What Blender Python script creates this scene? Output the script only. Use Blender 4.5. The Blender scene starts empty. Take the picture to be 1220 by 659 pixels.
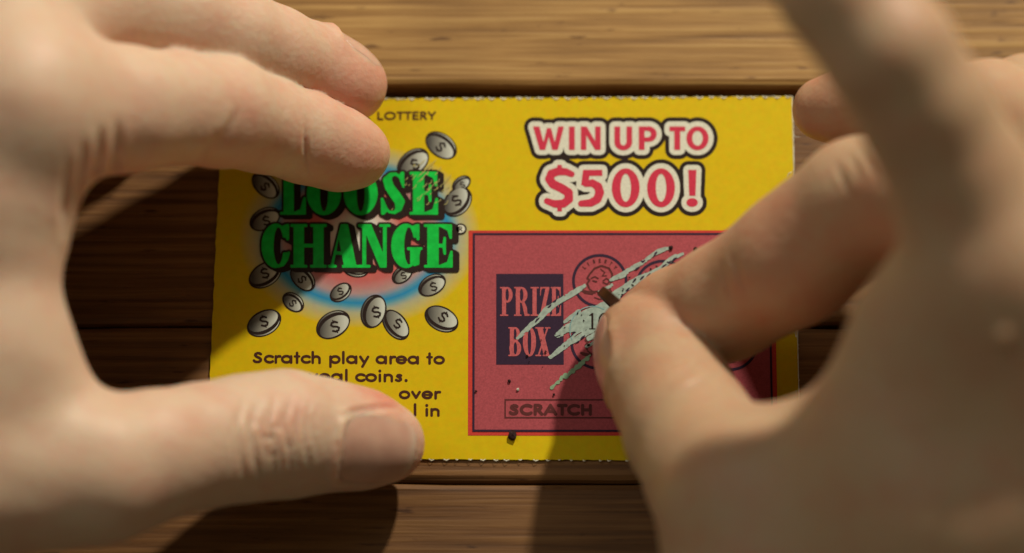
import bpy, math, random
import numpy as np
random.seed(7); rng = np.random.default_rng(7)
C = bpy.context.scene.collection
scn = bpy.context.scene

# ------------------------------------------------------------------ camera
TH = math.radians(18.0); DIST = 0.48; FPX = 692/0.1016*DIST       # tilt, distance (m), focal length in photo pixels
ct, st = math.cos(TH), math.sin(TH)
CP = np.array([0.0, -DIST*st, DIST*ct])
FW = np.array([0.0, st, -ct]); UPV = np.array([0.0, ct, st])
cam = bpy.data.cameras.new('camera'); camo = bpy.data.objects.new('camera', cam); C.objects.link(camo)
camo.location = CP; camo.rotation_euler = (TH, 0, 0)
cam.sensor_width = 36; cam.lens = 36*FPX/1220; cam.clip_start = 0.01; cam.clip_end = 50
cam.dof.use_dof = True; cam.dof.focus_distance = DIST-0.0060
cam.dof.aperture_fstop = (cam.lens/1000)/0.0170
scn.camera = camo

# ------------------------------------------------------------------ world and lamps
w = bpy.data.worlds.new('World'); scn.world = w; w.use_nodes = True
w.node_tree.nodes['Background'].inputs[0].default_value = (0.50, 0.42, 0.27, 1)
w.node_tree.nodes['Background'].inputs[1].default_value = 0.23

def area(name, loc, target, size, power, col):
    l = bpy.data.lights.new(name, 'AREA'); l.shape = 'DISK'; l.size = size; l.energy = power; l.color = col
    o = bpy.data.objects.new(name, l); C.objects.link(o); o.location = loc
    from mathutils import Vector
    o.rotation_euler = (Vector(target)-Vector(loc)).to_track_quat('-Z', 'Y').to_euler()
    return o
LD = np.array([0.47, 1.0, 0.80]); LD /= np.linalg.norm(LD)
area('window_key', tuple(LD*0.8), (0, 0, 0), 0.046, 7.1, (1.0, 0.90, 0.72))
area('room_fill', (-0.6, 0.45, 1.1), (0, 0, 0.03), 0.8, 2.7, (0.95, 0.95, 0.84))
scn.view_settings.view_transform = 'Standard'; scn.view_settings.look = 'None'
scn.view_settings.exposure = 0; scn.view_settings.gamma = 1

# ------------------------------------------------------------------ measuring: photo point + height (m) -> place in the world
def at(px, py, z=0.0):
    px = np.asarray(px, float); py = np.asarray(py, float)
    a = (px-610)/FPX; b = (329.5-py)/FPX
    dx = a; dy = FW[1]+b*UPV[1]; dz = FW[2]+b*UPV[2]
    t = (z-CP[2])/dz
    return np.stack([CP[0]+t*dx, CP[1]+t*dy, np.broadcast_to(z, t.shape)+0*t], -1)
def pix(P):
    d = P-CP.astype(P.dtype); zc = d[..., 1]*FW[1]+d[..., 2]*FW[2]
    return 610+FPX*d[..., 0]/zc, 329.5-FPX*(d[..., 1]*UPV[1]+d[..., 2]*UPV[2])/zc

# ------------------------------------------------------------------ materials
def lin(c): return tuple(((v/255+0.055)/1.055)**2.4 if v/255 > 0.04045 else v/255/12.92 for v in c)+(1,)
def newmat(name):
    m = bpy.data.materials.new(name); m.use_nodes = True
    return m, m.node_tree, m.node_tree.nodes['Principled BSDF']
def nd(nt, t, **k):
    n = nt.nodes.new(t)
    for a, b in k.items(): setattr(n, a, b)
    return n
def ramp(nt, stops, interp='LINEAR'):
    r = nd(nt, 'ShaderNodeValToRGB'); e = r.color_ramp.elements; r.color_ramp.interpolation = interp
    e[0].position = stops[0][0]; e[0].color = stops[0][1]; e[1].position = stops[-1][0]; e[1].color = stops[-1][1]
    for p, c in stops[1:-1]:
        n = e.new(p); n.color = c
    return r
def ink(name, rgb, rough=0.42, speck=0.12, scale=2500):
    m, nt, b = newmat(name)
    tc = nd(nt, 'ShaderNodeTexCoord'); n = nd(nt, 'ShaderNodeTexNoise'); n.inputs['Scale'].default_value = scale; n.inputs['Detail'].default_value = 4
    nt.links.new(tc.outputs['Object'], n.inputs['Vector'])
    r = ramp(nt, [(0.3, tuple(c*(1-speck) for c in rgb)+(1,)), (0.7, tuple(min(1, c*(1+speck)) for c in rgb)+(1,))])
    nt.links.new(n.outputs['Fac'], r.inputs['Fac']); nt.links.new(r.outputs['Color'], b.inputs['Base Color'])
    b.inputs['Roughness'].default_value = rough; b.inputs['Specular IOR Level'].default_value = 0.15
    return m

# ------------------------------------------------------------------ 2-D print shapes -> flat meshes
class Grid:
    def __init__(s, x0, y0, x1, y1, cell=0.7):
        s.c = cell; s.x0 = x0; s.y0 = y0
        s.nx = int((x1-x0)/cell)+2; s.ny = int((y1-y0)/cell)+2
        s.A = np.zeros((s.nx, s.ny))
    def sl(s, x0, y0, x1, y1):
        m = 2*s.c
        i0 = min(s.nx, max(0, int((x0-m-s.x0)/s.c))); i1 = max(i0, min(s.nx, int((x1+m-s.x0)/s.c)+2))
        j0 = min(s.ny, max(0, int((y0-m-s.y0)/s.c))); j1 = max(j0, min(s.ny, int((y1+m-s.y0)/s.c)+2))
        X, Y = np.meshgrid(s.x0+np.arange(i0, i1)*s.c, s.y0+np.arange(j0, j1)*s.c, indexing='ij')
        return slice(i0, i1), slice(j0, j1), X, Y
    def put(s, si, sj, d, sub):
        if s.A[si, sj].shape != d.shape or d.size == 0: return
        cov = np.clip(0.5-d/s.c, 0, 1)
        if sub: s.A[si, sj] = np.minimum(s.A[si, sj], 1-cov)
        else: s.A[si, sj] = np.maximum(s.A[si, sj], cov)
    def poly(s, pts, sub=False):
        p = np.array(pts, float); si, sj, X, Y = s.sl(*p.min(0), *p.max(0))
        if X.size == 0: return
        d = np.full(X.shape, 1e9); ins = np.zeros(X.shape, bool)
        for k in range(len(p)):
            a, b = p[k-1], p[k]; e = b-a; L = e@e+1e-12
            t = np.clip(((X-a[0])*e[0]+(Y-a[1])*e[1])/L, 0, 1)
            d = np.minimum(d, np.hypot(X-a[0]-t*e[0], Y-a[1]-t*e[1]))
            cr = (a[1] > Y) != (b[1] > Y)
            if abs(e[1]) > 1e-12: ins ^= cr & (X < a[0]+(Y-a[1])*e[0]/e[1])
        s.put(si, sj, np.where(ins, -d, d), sub)
    def stroke(s, pts, sub=False):
        p = np.array(pts, float); r = p[:, 2].max()
        si, sj, X, Y = s.sl(p[:, 0].min()-r, p[:, 1].min()-r, p[:, 0].max()+r, p[:, 1].max()+r)
        if X.size == 0: return
        d = np.full(X.shape, 1e9)
        for a, b in zip(p[:-1], p[1:]):
            e = b[:2]-a[:2]; L = e@e+1e-12
            t = np.clip(((X-a[0])*e[0]+(Y-a[1])*e[1])/L, 0, 1)
            d = np.minimum(d, np.hypot(X-a[0]-t*e[0], Y-a[1]-t*e[1])-(a[2]+t*(b[2]-a[2])))
        s.put(si, sj, d, sub)
    def ell(s, cx, cy, rx, ry, ang=0, sub=False):
        R = max(rx, ry); si, sj, X, Y = s.sl(cx-R, cy-R, cx+R, cy+R)
        c, n = math.cos(ang), math.sin(ang); u = (X-cx)*c+(Y-cy)*n; v = -(X-cx)*n+(Y-cy)*c
        k = np.hypot(u/rx, v/ry); g = np.hypot(u/rx**2, v/ry**2)+1e-9
        s.put(si, sj, k*(k-1)/g, sub)
    def grow(s, r, shift=(0, 0), steps=1):
        o = Grid.__new__(Grid); o.c, o.x0, o.y0, o.nx, o.ny = s.c, s.x0, s.y0, s.nx, s.ny
        n = int(math.ceil(r/s.c)); B = s.A.copy()
        for i in range(-n, n+1):
            for j in range(-n, n+1):
                q = r/s.c-math.hypot(i, j)
                if q > -1:
                    sh = np.zeros_like(B)
                    a0, a1 = max(0, i), min(s.nx, s.nx+i); b0, b1 = max(0, j), min(s.ny, s.ny+j)
                    sh[a0:a1, b0:b1] = s.A[a0-i:a1-i, b0-j:b1-j]
                    B = np.maximum(B, sh*min(1, q+1))
        o.A = B
        if shift != (0, 0):
            R = B.copy()
            for k in range(1, steps+1):
                i = int(round(shift[0]*k/steps/s.c)); j = int(round(shift[1]*k/steps/s.c))
                sh = np.zeros_like(B); sh[i:, j:] = B[:s.nx-i, :s.ny-j]; R = np.maximum(R, sh)
            o.A = R
        return o
    def mesh(s):
        """filled level set: (vertices in photo units, faces)"""
        A = s.A-0.5; X = s.x0+np.arange(s.nx)*s.c; Y = s.y0+np.arange(s.ny)*s.c
        V = []; F = []; nv = 0
        full = (A[:-1, :-1] > 0) & (A[1:, :-1] > 0) & (A[:-1, 1:] > 0) & (A[1:, 1:] > 0)
        for j in range(s.ny-1):                                       # runs of whole cells
            r = np.flatnonzero(np.diff(np.concatenate([[0], full[:, j].astype(int), [0]])))
            for a, b in zip(r[::2], r[1::2]):
                V += [(X[a], Y[j]), (X[b], Y[j]), (X[b], Y[j+1]), (X[a], Y[j+1])]; F.append((nv, nv+1, nv+2, nv+3)); nv += 4
        anyc = (A[:-1, :-1] > 0) | (A[1:, :-1] > 0) | (A[:-1, 1:] > 0) | (A[1:, 1:] > 0)
        I, J = np.nonzero(anyc & ~full)
        for i, j in zip(I, J):
            q = [(X[i], Y[j], A[i, j]), (X[i+1], Y[j], A[i+1, j]), (X[i+1], Y[j+1], A[i+1, j+1]), (X[i], Y[j+1], A[i, j+1])]
            for tri in ((q[0], q[1], q[2]), (q[0], q[2], q[3])):
                out = []
                for k in range(3):
                    a, b = tri[k], tri[(k+1) % 3]
                    if a[2] > 0: out.append((a[0], a[1]))
                    if (a[2] > 0) != (b[2] > 0):
                        t = a[2]/(a[2]-b[2]); out.append((a[0]+t*(b[0]-a[0]), a[1]+t*(b[1]-a[1])))
                if len(out) >= 3:
                    V += out; F.append(tuple(range(nv, nv+len(out)))); nv += len(out)
        return V, F

def link(name, V, F, mats, parent=None, mi=None, smooth=False):
    me = bpy.data.meshes.new(name); me.from_pydata([tuple(map(float, v)) for v in V], [], [tuple(map(int, f)) for f in F])
    for m in (mats if isinstance(mats, list) else [mats]): me.materials.append(m)
    if mi is not None: me.polygons.foreach_set('material_index', np.array(mi, dtype=np.int32))
    if smooth: me.polygons.foreach_set('use_smooth', np.ones(len(me.polygons), bool))
    me.update()
    o = bpy.data.objects.new(name, me); C.objects.link(o)
    if parent: o.parent = parent
    return o
def tag(o, label, cat=None, group=None, kind=None):
    if label: o['label'] = label
    if cat: o['category'] = cat
    if group: o['group'] = group
    if kind: o['kind'] = kind

ZC = 0.00034                     # top of the ticket
LAY = 0.00004
def sag(P):                      # the ticket is not perfectly flat: its right end lifts a little
    return P
def printed(name, layers, parent, label=None):
    """layers: list of (Grid or (V,F), material, level)"""
    V = []; F = []; MI = []; mats = []
    for g, m, lv in layers:
        v, f = g.mesh() if isinstance(g, Grid) else g
        if not v: continue
        v = np.array(v); P = at(v[:, 0], v[:, 1], ZC+lv*LAY)
        if m not in mats: mats.append(m)
        n = len(V); V += list(P)
        for q in f: F.append(tuple(k+n for k in q[::-1])); MI.append(mats.index(m))
    o = link(name, V, F, mats, parent, MI)
    if label: o['label'] = label
    return o

# ------------------------------------------------------------------ letter shapes
def arc(cx, cy, rx, ry, a0, a1, w, n=14):
    return [(cx+rx*math.cos(math.radians(a0+(a1-a0)*k/n)), cy-ry*math.sin(math.radians(a0+(a1-a0)*k/n)), w) for k in range(n+1)]
W = 0.105; XH = 0.72
cyx = -XH/2+0.0; rx = 0.29-W*0.3; ry = XH/2-W*0.75
def up(y): return -y
GEO = {   # geometric bold sans, baseline y=0, cap height 1 (y grows downward)
 'S': (0.66, [[(.50, -.80, W), (.42, -.88, W), (.30, -.89, W), (.19, -.81, W), (.17, -.70, W), (.24, -.59, W), (.40, -.48, W), (.49, -.37, W), (.50, -.25, W), (.42, -.13, W), (.29, -.10, W), (.16, -.13, W), (.10, -.23, W)]]),
 'c': (0.56, [arc(.34, cyx, rx, ry, 45, 315, W)]),
 'r': (0.42, [[(.14, -XH+W, W), (.14, -W*.6, W)], arc(.34, -XH+.30, .19, .20, 170, 75, W, 6)]),
 'a': (0.74, [arc(.33, cyx, rx*.95, ry, 0, 360, W, 22), [(.60, -XH+W, W), (.60, -W*.6, W)]]),
 't': (0.40, [[(.20, -.93, W), (.20, -W*.6, W)], [(.07, -XH+W, W*.85), (.33, -XH+W, W*.85)]]),
 'h': (0.68, [[(.14, -1.0, W), (.14, -W*.6, W)], arc(.34, -XH+.31, .19, .21, 180, 0, W, 10), [(.53, -XH+.31, W), (.53, -W*.6, W)]]),
 'n': (0.68, [[(.14, -XH+W, W), (.14, -W*.6, W)], arc(.34, -XH+.31, .19, .21, 180, 0, W, 10), [(.53, -XH+.31, W), (.53, -W*.6, W)]]),
 'p': (0.74, [[(.14, -XH+W, W), (.14, .27, W)], arc(.41, cyx, rx*.95, ry, 0, 360, W, 22)]),
 'l': (0.28, [[(.14, -1.02, W), (.14, -W*.6, W)]]),
 'y': (0.62, [[(.10, -XH+W, W), (.32, -.10, W)], [(.54, -XH+W, W), (.22, .25, W)]]),
 'v': (0.62, [[(.10, -XH+W, W), (.31, -W, W)], [(.52, -XH+W, W), (.31, -W, W)]]),
 'e': (0.68, [arc(.34, cyx, rx, ry, 0, 318, W, 18), [(.10, cyx, W*.7), (.58, cyx, W*.7)]]),
 'o': (0.70, [arc(.35, cyx, rx, ry, 0, 360, W, 22)]),
 'i': (0.28, [[(.14, -XH+W, W), (.14, -W*.6, W)], [(.14, -.95, W*1.15), (.14, -.951, W*1.15)]]),
 's': (0.50, [[(.37, -.56, W*.95), (.29, -.61, W*.95), (.19, -.59, W*.95), (.15, -.50, W*.95), (.25, -.40, W*.95), (.35, -.31, W*.95), (.36, -.19, W*.95), (.27, -.10, W*.95), (.17, -.10, W*.95), (.09, -.17, W*.95)]]),
 '.': (0.30, [[(.15, -.12, W*1.2), (.15, -.121, W*1.2)]]),
 ' ': (0.34, []),
 'L': (0.56, [[(.14, -.92, W), (.14, -.08, W), (.48, -.08, W)]]),
 'O': (1.00, [arc(.50, -.5, .39, .41, 0, 360, W, 26)]),
 'T': (0.60, [[(.08, -.92, W), (.54, -.92, W)], [(.31, -.92, W), (.31, -.08, W)]]),
 'E': (0.60, [[(.50, -.92, W), (.14, -.92, W), (.14, -.08, W), (.50, -.08, W)], [(.14, -.5, W), (.46, -.5, W)]]),
 'R': (0.66, [[(.14, -.08, W), (.14, -.92, W), (.34, -.92, W), (.46, -.84, W), (.49, -.70, W), (.43, -.56, W), (.32, -.50, W), (.14, -.50, W)], [(.30, -.48, W), (.54, -.08, W)]]),
 'Y': (0.66, [[(.07, -.92, W), (.33, -.48, W), (.59, -.92, W)], [(.33, -.48, W), (.33, -.08, W)]]),
 'K': (0.68, [[(.14, -.92, W), (.14, -.08, W)], [(.54, -.92, W), (.18, -.5, W), (.58, -.08, W)]]),
 'C': (0.80, [arc(.46, -.5, .36, .41, 50, 310, W, 20)]),
 'A': (0.80, [[(.08, -.08, W), (.40, -.92, W), (.72, -.08, W)], [(.22, -.34, W*.9), (.58, -.34, W*.9)]]),
 'H': (0.74, [[(.14, -.92, W), (.14, -.08, W)], [(.60, -.92, W), (.60, -.08, W)], [(.14, -.5, W), (.60, -.5, W)]]),
 'B': (0.64, [[(.14, -.08, W), (.14, -.92, W), (.36, -.92, W), (.46, -.72, W), (.34, -.52, W), (.14, -.52, W)], [(.34, -.52, W), (.50, -.30, W), (.38, -.08, W), (.14, -.08, W)]]),
 'I': (0.28, [[(.14, -.92, W), (.14, -.08, W)]]),
 'D': (0.76, [[(.14, -.08, W), (.14, -.92, W), (.34, -.92, W), (.56, -.76, W), (.62, -.5, W), (.56, -.24, W), (.34, -.08, W), (.14, -.08, W)]]),
}
def geo_text(g, s, x0, x1, yb0, yb1, cap, bold=1.0):
    tot = sum(GEO[c][0] for c in s); sx = (x1-x0)/tot; x = x0
    for c in s:
        adv, strokes = GEO[c]
        for q in strokes:
            pts = []
            for (u, v, r) in q:
                X = x+u*sx; pts.append((X, yb0+(yb1-yb0)*(X-x0)/(x1-x0)+v*cap, r*cap*bold))
            g.stroke(pts)
        x += adv*sx
def P(*a): return ('p', a)
SERIF = {   # fat-face serif: unit box, y down. p polygon, e ellipse, v tapered stroke, '-' removes
 'L': [('p', [(.15, 0), (.52, 0), (.52, 1), (.15, 1)]), ('p', [(0, 0), (.68, 0), (.68, .05), (0, .05)]), ('p', [(0, .95), (.99, .95), (.99, 1), (0, 1)]), ('p', [(.50, .97), (.80, .88), (.93, .60), (1, .60), (1, 1), (.5, 1)])],
 'O': [('e', .5, .5, .5, .51), ('-e', .5, .5, .135, .44)],
 'E': [('p', [(.12, 0), (.50, 0), (.50, 1), (.12, 1)]), ('p', [(0, 0), (.95, 0), (.95, .05), (0, .05)]), ('p', [(0, .95), (.98, .95), (.98, 1), (0, 1)]),
       ('p', [(.55, 0), (.97, 0), (.97, .33), (.91, .33), (.84, .14), (.55, .04)]), ('p', [(.52, .96), (.82, .88), (.94, .62), (1, .62), (1, 1), (.5, 1)]),
       ('p', [(.48, .46), (.66, .46), (.70, .30), (.76, .30), (.76, .70), (.70, .70), (.66, .53), (.48, .53)])],
 'S': [('v', [(.86, .27, .03), (.76, .12, .045), (.58, .045, .045), (.38, .07, .08), (.25, .19, .155), (.34, .36, .17), (.56, .54, .19), (.74, .70, .185), (.70, .86, .12), (.54, .955, .05), (.32, .94, .04), (.16, .82, .03), (.08, .68, .03)]),
       ('p', [(.80, 0), (.90, 0), (.92, .36), (.86, .36), (.70, .10)]), ('p', [(0, .62), (.07, .62), (.28, .90), (.12, 1), (.02, 1)])],
 'C': [('e', .50, .5, .50, .51), ('-e', .60, .5, .19, .44), ('-p', [(.66, .30), (1.1, .30), (1.1, .66), (.66, .66)]),
       ('p', [(.88, 0), (.97, 0), (.97, .36), (.90, .36), (.78, .14), (.70, .05)]), ('v', [(.97, .66, .03), (.90, .82, .04), (.76, .94, .045), (.60, .975, .04)])],
 'H': [('p', [(.09, 0), (.36, 0), (.36, 1), (.09, 1)]), ('p', [(.64, 0), (.91, 0), (.91, 1), (.64, 1)]), ('p', [(0, 0), (.45, 0), (.45, .05), (0, .05)]), ('p', [(.55, 0), (1, 0), (1, .05), (.55, .05)]),
       ('p', [(0, .95), (.45, .95), (.45, 1), (0, 1)]), ('p', [(.55, .95), (1, .95), (1, 1), (.55, 1)]), ('p', [(.3, .46), (.7, .46), (.7, .53), (.3, .53)])],
 'A': [('p', [(.44, 0), (.66, 0), (.96, 1), (.56, 1), (.36, .28), (.16, 1), (.08, 1)]), ('p', [(0, .95), (.28, .95), (.28, 1), (0, 1)]), ('p', [(.48, .95), (1.05, .95), (1.05, 1), (.48, 1)]), ('p', [(.2, .64), (.6, .64), (.6, .70), (.2, .70)])],
 'N': [('p', [(.06, 0), (.40, 0), (.86, .80), (.86, 1), (.70, 1), (.18, .10), (.06, .06)]), ('p', [(.14, .05), (.24, .12), (.24, 1), (.14, 1)]), ('p', [(.80, 0), (.90, 0), (.90, 1), (.80, 1)]),
       ('p', [(0, 0), (.35, 0), (.35, .05), (0, .05)]), ('p', [(.68, 0), (1.02, 0), (1.02, .05), (.68, .05)]), ('p', [(0, .95), (.38, .95), (.38, 1), (0, 1)])],
 'G': [('e', .47, .5, .47, .51), ('-e', .57, .5, .17, .44), ('-p', [(.64, .30), (1.1, .30), (1.1, .56), (.64, .56)]), ('p', [(.82, 0), (.90, 0), (.90, .36), (.84, .36), (.72, .14), (.64, .05)]),
       ('p', [(.62, .56), (.90, .56), (.90, .93), (.74, .97), (.62, .90)]), ('p', [(.52, .54), (.99, .54), (.99, .59), (.52, .59)])],
 'P': [('p', [(.15, 0), (.46, 0), (.46, 1), (.15, 1)]), ('e', .54, .27, .42, .27), ('-e', .54, .27, .13, .21), ('-p', [(.0, .07), (.15, .07), (.15, .5), (0, .5)]), ('p', [(0, 0), (.56, 0), (.56, .05), (0, .05)]), ('p', [(0, .95), (.62, .95), (.62, 1), (0, 1)]), ('p', [(.15, 0), (.42, 0), (.42, 1), (.15, 1)])],
 'R': [('p', [(.12, 0), (.38, 0), (.38, 1), (.12, 1)]), ('e', .48, .27, .38, .27), ('-e', .48, .27, .12, .21), ('p', [(0, 0), (.50, 0), (.50, .05), (0, .05)]), ('p', [(0, .95), (.48, .95), (.48, 1), (0, 1)]), ('p', [(.12, 0), (.38, 0), (.38, 1), (.12, 1)]), ('p', [(.44, .48), (.66, .50), (.82, .70), (.86, .92), (1, .94), (1, 1), (.68, 1), (.58, .75), (.5, .56), (.4, .54)])],
 'I': [('p', [(.25, 0), (.75, 0), (.75, 1), (.25, 1)]), ('p', [(0, 0), (1, 0), (1, .05), (0, .05)]), ('p', [(0, .95), (1, .95), (1, 1), (0, 1)])],
 'Z': [('p', [(.58, .04), (.97, .04), (.42, .96), (.03, .96)]), ('p', [(.06, 0), (.96, 0), (.96, .05), (.06, .05)]), ('p', [(.03, .95), (.98, .95), (.98, 1), (.03, 1)]), ('p', [(.05, 0), (.40, 0), (.14, .12), (.10, .30), (.04, .30)]), ('p', [(1, .66), (1, 1), (.6, 1), (.86, .88), (.93, .66)])],
 'B': [('p', [(.12, 0), (.42, 0), (.42, 1), (.12, 1)]), ('e', .50, .25, .38, .25), ('e', .52, .73, .44, .27), ('-e', .50, .25, .11, .19), ('-e', .52, .73, .13, .21), ('p', [(0, 0), (.5, 0), (.5, .05), (0, .05)]), ('p', [(0, .95), (.5, .95), (.5, 1), (0, 1)]), ('p', [(.12, 0), (.41, 0), (.41, 1), (.12, 1)])],
 'X': [('p', [(.10, 0), (.46, 0), (.92, 1), (.56, 1)]), ('p', [(.76, 0), (.86, 0), (.24, 1), (.13, 1)]), ('p', [(0, 0), (.54, 0), (.54, .05), (0, .05)]), ('p', [(.62, 0), (.98, 0), (.98, .05), (.62, .05)]), ('p', [(0, .95), (.38, .95), (.38, 1), (0, 1)]), ('p', [(.48, .95), (1, .95), (1, 1), (.48, 1)])],
 '1': [('p', [(.38, 0), (.64, 0), (.64, 1), (.38, 1)]), ('p', [(.1, .94), (.92, .94), (.92, 1), (.1, 1)]), ('p', [(.12, .12), (.5, 0), (.5, .12), (.12, .18)])],
}
def serif(g, ch, x0, x1, y0, y1):
    w_, h_ = x1-x0, y1-y0
    gg = Grid(x0-4, y0-4, x1+6, y1+4, g.c)
    # build on an aligned scratch grid, then merge
    i0 = max(0, int(round((x0-4-g.x0)/g.c))); j0 = max(0, int(round((y0-4-g.y0)/g.c))); gg.x0 = g.x0+i0*g.c; gg.y0 = g.y0+j0*g.c
    for op in SERIF[ch]:
        sub = op[0][0] == '-'; k = op[0][-1]
        if k == 'p': gg.poly([(x0+a*w_, y0+b*h_) for a, b in op[1]], sub)
        elif k == 'e': gg.ell(x0+op[1]*w_, y0+op[2]*h_, op[3]*w_, op[4]*h_, 0, sub)
        elif k == 'v': gg.stroke([(x0+a*w_, y0+b*h_, r*min(w_, h_)*1.0) for a, b, r in op[1]], sub)
    I = min(gg.nx, g.nx-i0); J = min(gg.ny, g.ny-j0)
    g.A[i0:i0+I, j0:j0+J] = np.maximum(g.A[i0:i0+I, j0:j0+J], gg.A[:I, :J])

# ------------------------------------------------------------------ table
def wood(name, dark, mid, light, seed, line=0.5):
    m, nt, b = newmat(name)
    tc = nd(nt, 'ShaderNodeTexCoord'); mp = nd(nt, 'ShaderNodeMapping'); mp.inputs['Scale'].default_value = (12, 330, 120); mp.inputs['Location'].default_value = (seed*3.1, seed*1.7, 0)
    nt.links.new(tc.outputs['Object'], mp.inputs['Vector'])
    n1 = nd(nt, 'ShaderNodeTexNoise'); n1.inputs['Scale'].default_value = 1.6; n1.inputs['Detail'].default_value = 9; n1.inputs['Roughness'].default_value = 0.62; n1.inputs['Distortion'].default_value = 0.5
    nt.links.new(mp.outputs[0], n1.inputs['Vector'])
    mp2 = nd(nt, 'ShaderNodeMapping'); mp2.inputs['Scale'].default_value = (30, 1300, 500); nt.links.new(tc.outputs['Object'], mp2.inputs['Vector'])
    n2 = nd(nt, 'ShaderNodeTexNoise'); n2.inputs['Scale'].default_value = 1.0; n2.inputs['Detail'].default_value = 6; nt.links.new(mp2.outputs[0], n2.inputs['Vector'])
    mp3 = nd(nt, 'ShaderNodeMapping'); mp3.inputs['Scale'].default_value = (4, 60, 30); mp3.inputs['Location'].default_value = (seed, seed*5, 2); nt.links.new(tc.outputs['Object'], mp3.inputs['Vector'])
    wv = nd(nt, 'ShaderNodeTexWave', bands_direction='Y'); wv.inputs['Scale'].default_value = 2.2; wv.inputs['Distortion'].default_value = 7; wv.inputs['Detail'].default_value = 3; wv.inputs['Detail Scale'].default_value = 1.2
    nt.links.new(mp3.outputs[0], wv.inputs['Vector'])
    mx = nd(nt, 'ShaderNodeMath', operation='MULTIPLY_ADD'); nt.links.new(wv.outputs['Fac'], mx.inputs[0]); mx.inputs[1].default_value = 0.10; nt.links.new(n1.outputs['Fac'], mx.inputs[2])
    mx2 = nd(nt, 'ShaderNodeMath', operation='MULTIPLY_ADD'); nt.links.new(n2.outputs['Fac'], mx2.inputs[0]); mx2.inputs[1].default_value = 0.75; nt.links.new(mx.outputs[0], mx2.inputs[2])
    r = ramp(nt, [(0.50, dark+(1,)), (0.80, mid+(1,)), (1.15 if 0 else 1.0, light+(1,))])
    sub = nd(nt, 'ShaderNodeMath', operation='SUBTRACT'); nt.links.new(mx2.outputs[0], sub.inputs[0]); sub.inputs[1].default_value = 0.11
    nt.links.new(sub.outputs[0], r.inputs['Fac'])
    # dark pores and stains
    mp4 = nd(nt, 'ShaderNodeMapping'); mp4.inputs['Scale'].default_value = (130, 700, 300); mp4.inputs['Location'].default_value = (seed, 0, 0); nt.links.new(tc.outputs['Object'], mp4.inputs['Vector'])
    n4 = nd(nt, 'ShaderNodeTexNoise'); n4.inputs['Scale'].default_value = 1.0; n4.inputs['Detail'].default_value = 3; nt.links.new(mp4.outputs[0], n4.inputs['Vector'])
    r4 = ramp(nt, [(0.64, (1, 1, 1, 1)), (0.72, (.45, .38, .34, 1))]); nt.links.new(n4.outputs['Fac'], r4.inputs['Fac'])
    n5 = nd(nt, 'ShaderNodeTexNoise'); n5.inputs['Scale'].default_value = 22; n5.inputs['Detail'].default_value = 5; nt.links.new(tc.outputs['Object'], n5.inputs['Vector'])
    r5 = ramp(nt, [(0.35, (.62, .58, .55, 1)), (0.62, (1.0, 1.0, 1.0, 1))]); nt.links.new(n5.outputs['Fac'], r5.inputs['Fac'])
    ma = nd(nt, 'ShaderNodeMix', data_type='RGBA', blend_type='MULTIPLY'); ma.inputs[0].default_value = 1; nt.links.new(r.outputs[0], ma.inputs[6]); nt.links.new(r4.outputs[0], ma.inputs[7])
    mb = nd(nt, 'ShaderNodeMix', data_type='RGBA', blend_type='MULTIPLY'); mb.inputs[0].default_value = .8; nt.links.new(ma.outputs[2], mb.inputs[6]); nt.links.new(r5.outputs[0], mb.inputs[7]); nt.links.new(mb.outputs[2], b.inputs['Base Color'])
    bp = nd(nt, 'ShaderNodeBump'); bp.inputs['Strength'].default_value = 0.5; bp.inputs['Distance'].default_value = 0.0003
    nt.links.new(mx2.outputs[0], bp.inputs['Height']); nt.links.new(bp.outputs[0], b.inputs['Normal'])
    b.inputs['Roughness'].default_value = 0.55; b.inputs['Specular IOR Level'].default_value = 0.3
    return m
table = bpy.data.objects.new('wooden_table', None); C.objects.link(table)
tag(table, 'worn brown plank table top lying under the yellow ticket and both hands', 'table')
w_hi = wood('wood_honey', (0.15, 0.068, 0.016), (0.35, 0.19, 0.055), (0.47, 0.285, 0.095), 1)
w_lo = wood('wood_dark', (0.075, 0.031, 0.009), (0.165, 0.073, 0.022), (0.23, 0.112, 0.036), 4)
w_lo2 = wood('wood_brown', (0.085, 0.036, 0.011), (0.185, 0.083, 0.026), (0.26, 0.128, 0.042), 9)
def plank(y0, y1, mat, dz=0.0):
    """y0<y1 metres; rounded worn edges, slightly uneven"""
    n = 120; X = np.linspace(-0.45, 0.45, n); prof = [(0, -.018), (0, -.0012), (.0004, -.0004), (.0012, 0)]
    ring = [(y0+a, z) for a, z in prof]+[(y0+(y1-y0)*t, 0) for t in (.25, .5, .75)]+[(y1-a, z) for a, z in prof[::-1]]
    V = []; F = []; m = len(ring); rr = np.random.default_rng(int(abs(y0)*1e5))
    w1 = np.convolve(rr.normal(0, 1, n+8), np.ones(5)/5, 'same')[:n]*0.00035
    w2 = np.convolve(rr.normal(0, 1, n+8), np.ones(5)/5, 'same')[:n]*0.00035
    for i, x in enumerate(X):
        for k, (y, z) in enumerate(ring):
            o = w1[i] if k < 4 else (w2[i] if k >= m-4 else 0)
            V.append((x, y+o, z+dz))
    for i in range(n-1):
        for k in range(m-1):
            a = i*m+k; F.append((a, a+m, a+m+1, a+1))
    F.append(tuple(range(m))[::-1]); F.append(tuple((n-1)*m+k for k in range(m)))
    return link('plank', V, F, mat, table, smooth=False)
yy = lambda py: float(at(610, py, 0)[1])
plank(yy(102), yy(102)+0.11, w_hi)
plank(yy(386.5), yy(118), w_lo, -0.0001)
plank(yy(574.3), yy(388.5), w_lo2, -0.0001)
plank(yy(575.8)-0.085, yy(575.8), w_lo, -0.0003)
m_under, nt, b = newmat('dark_underside'); b.inputs['Base Color'].default_value = (0.012, 0.007, 0.004, 1)
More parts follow.
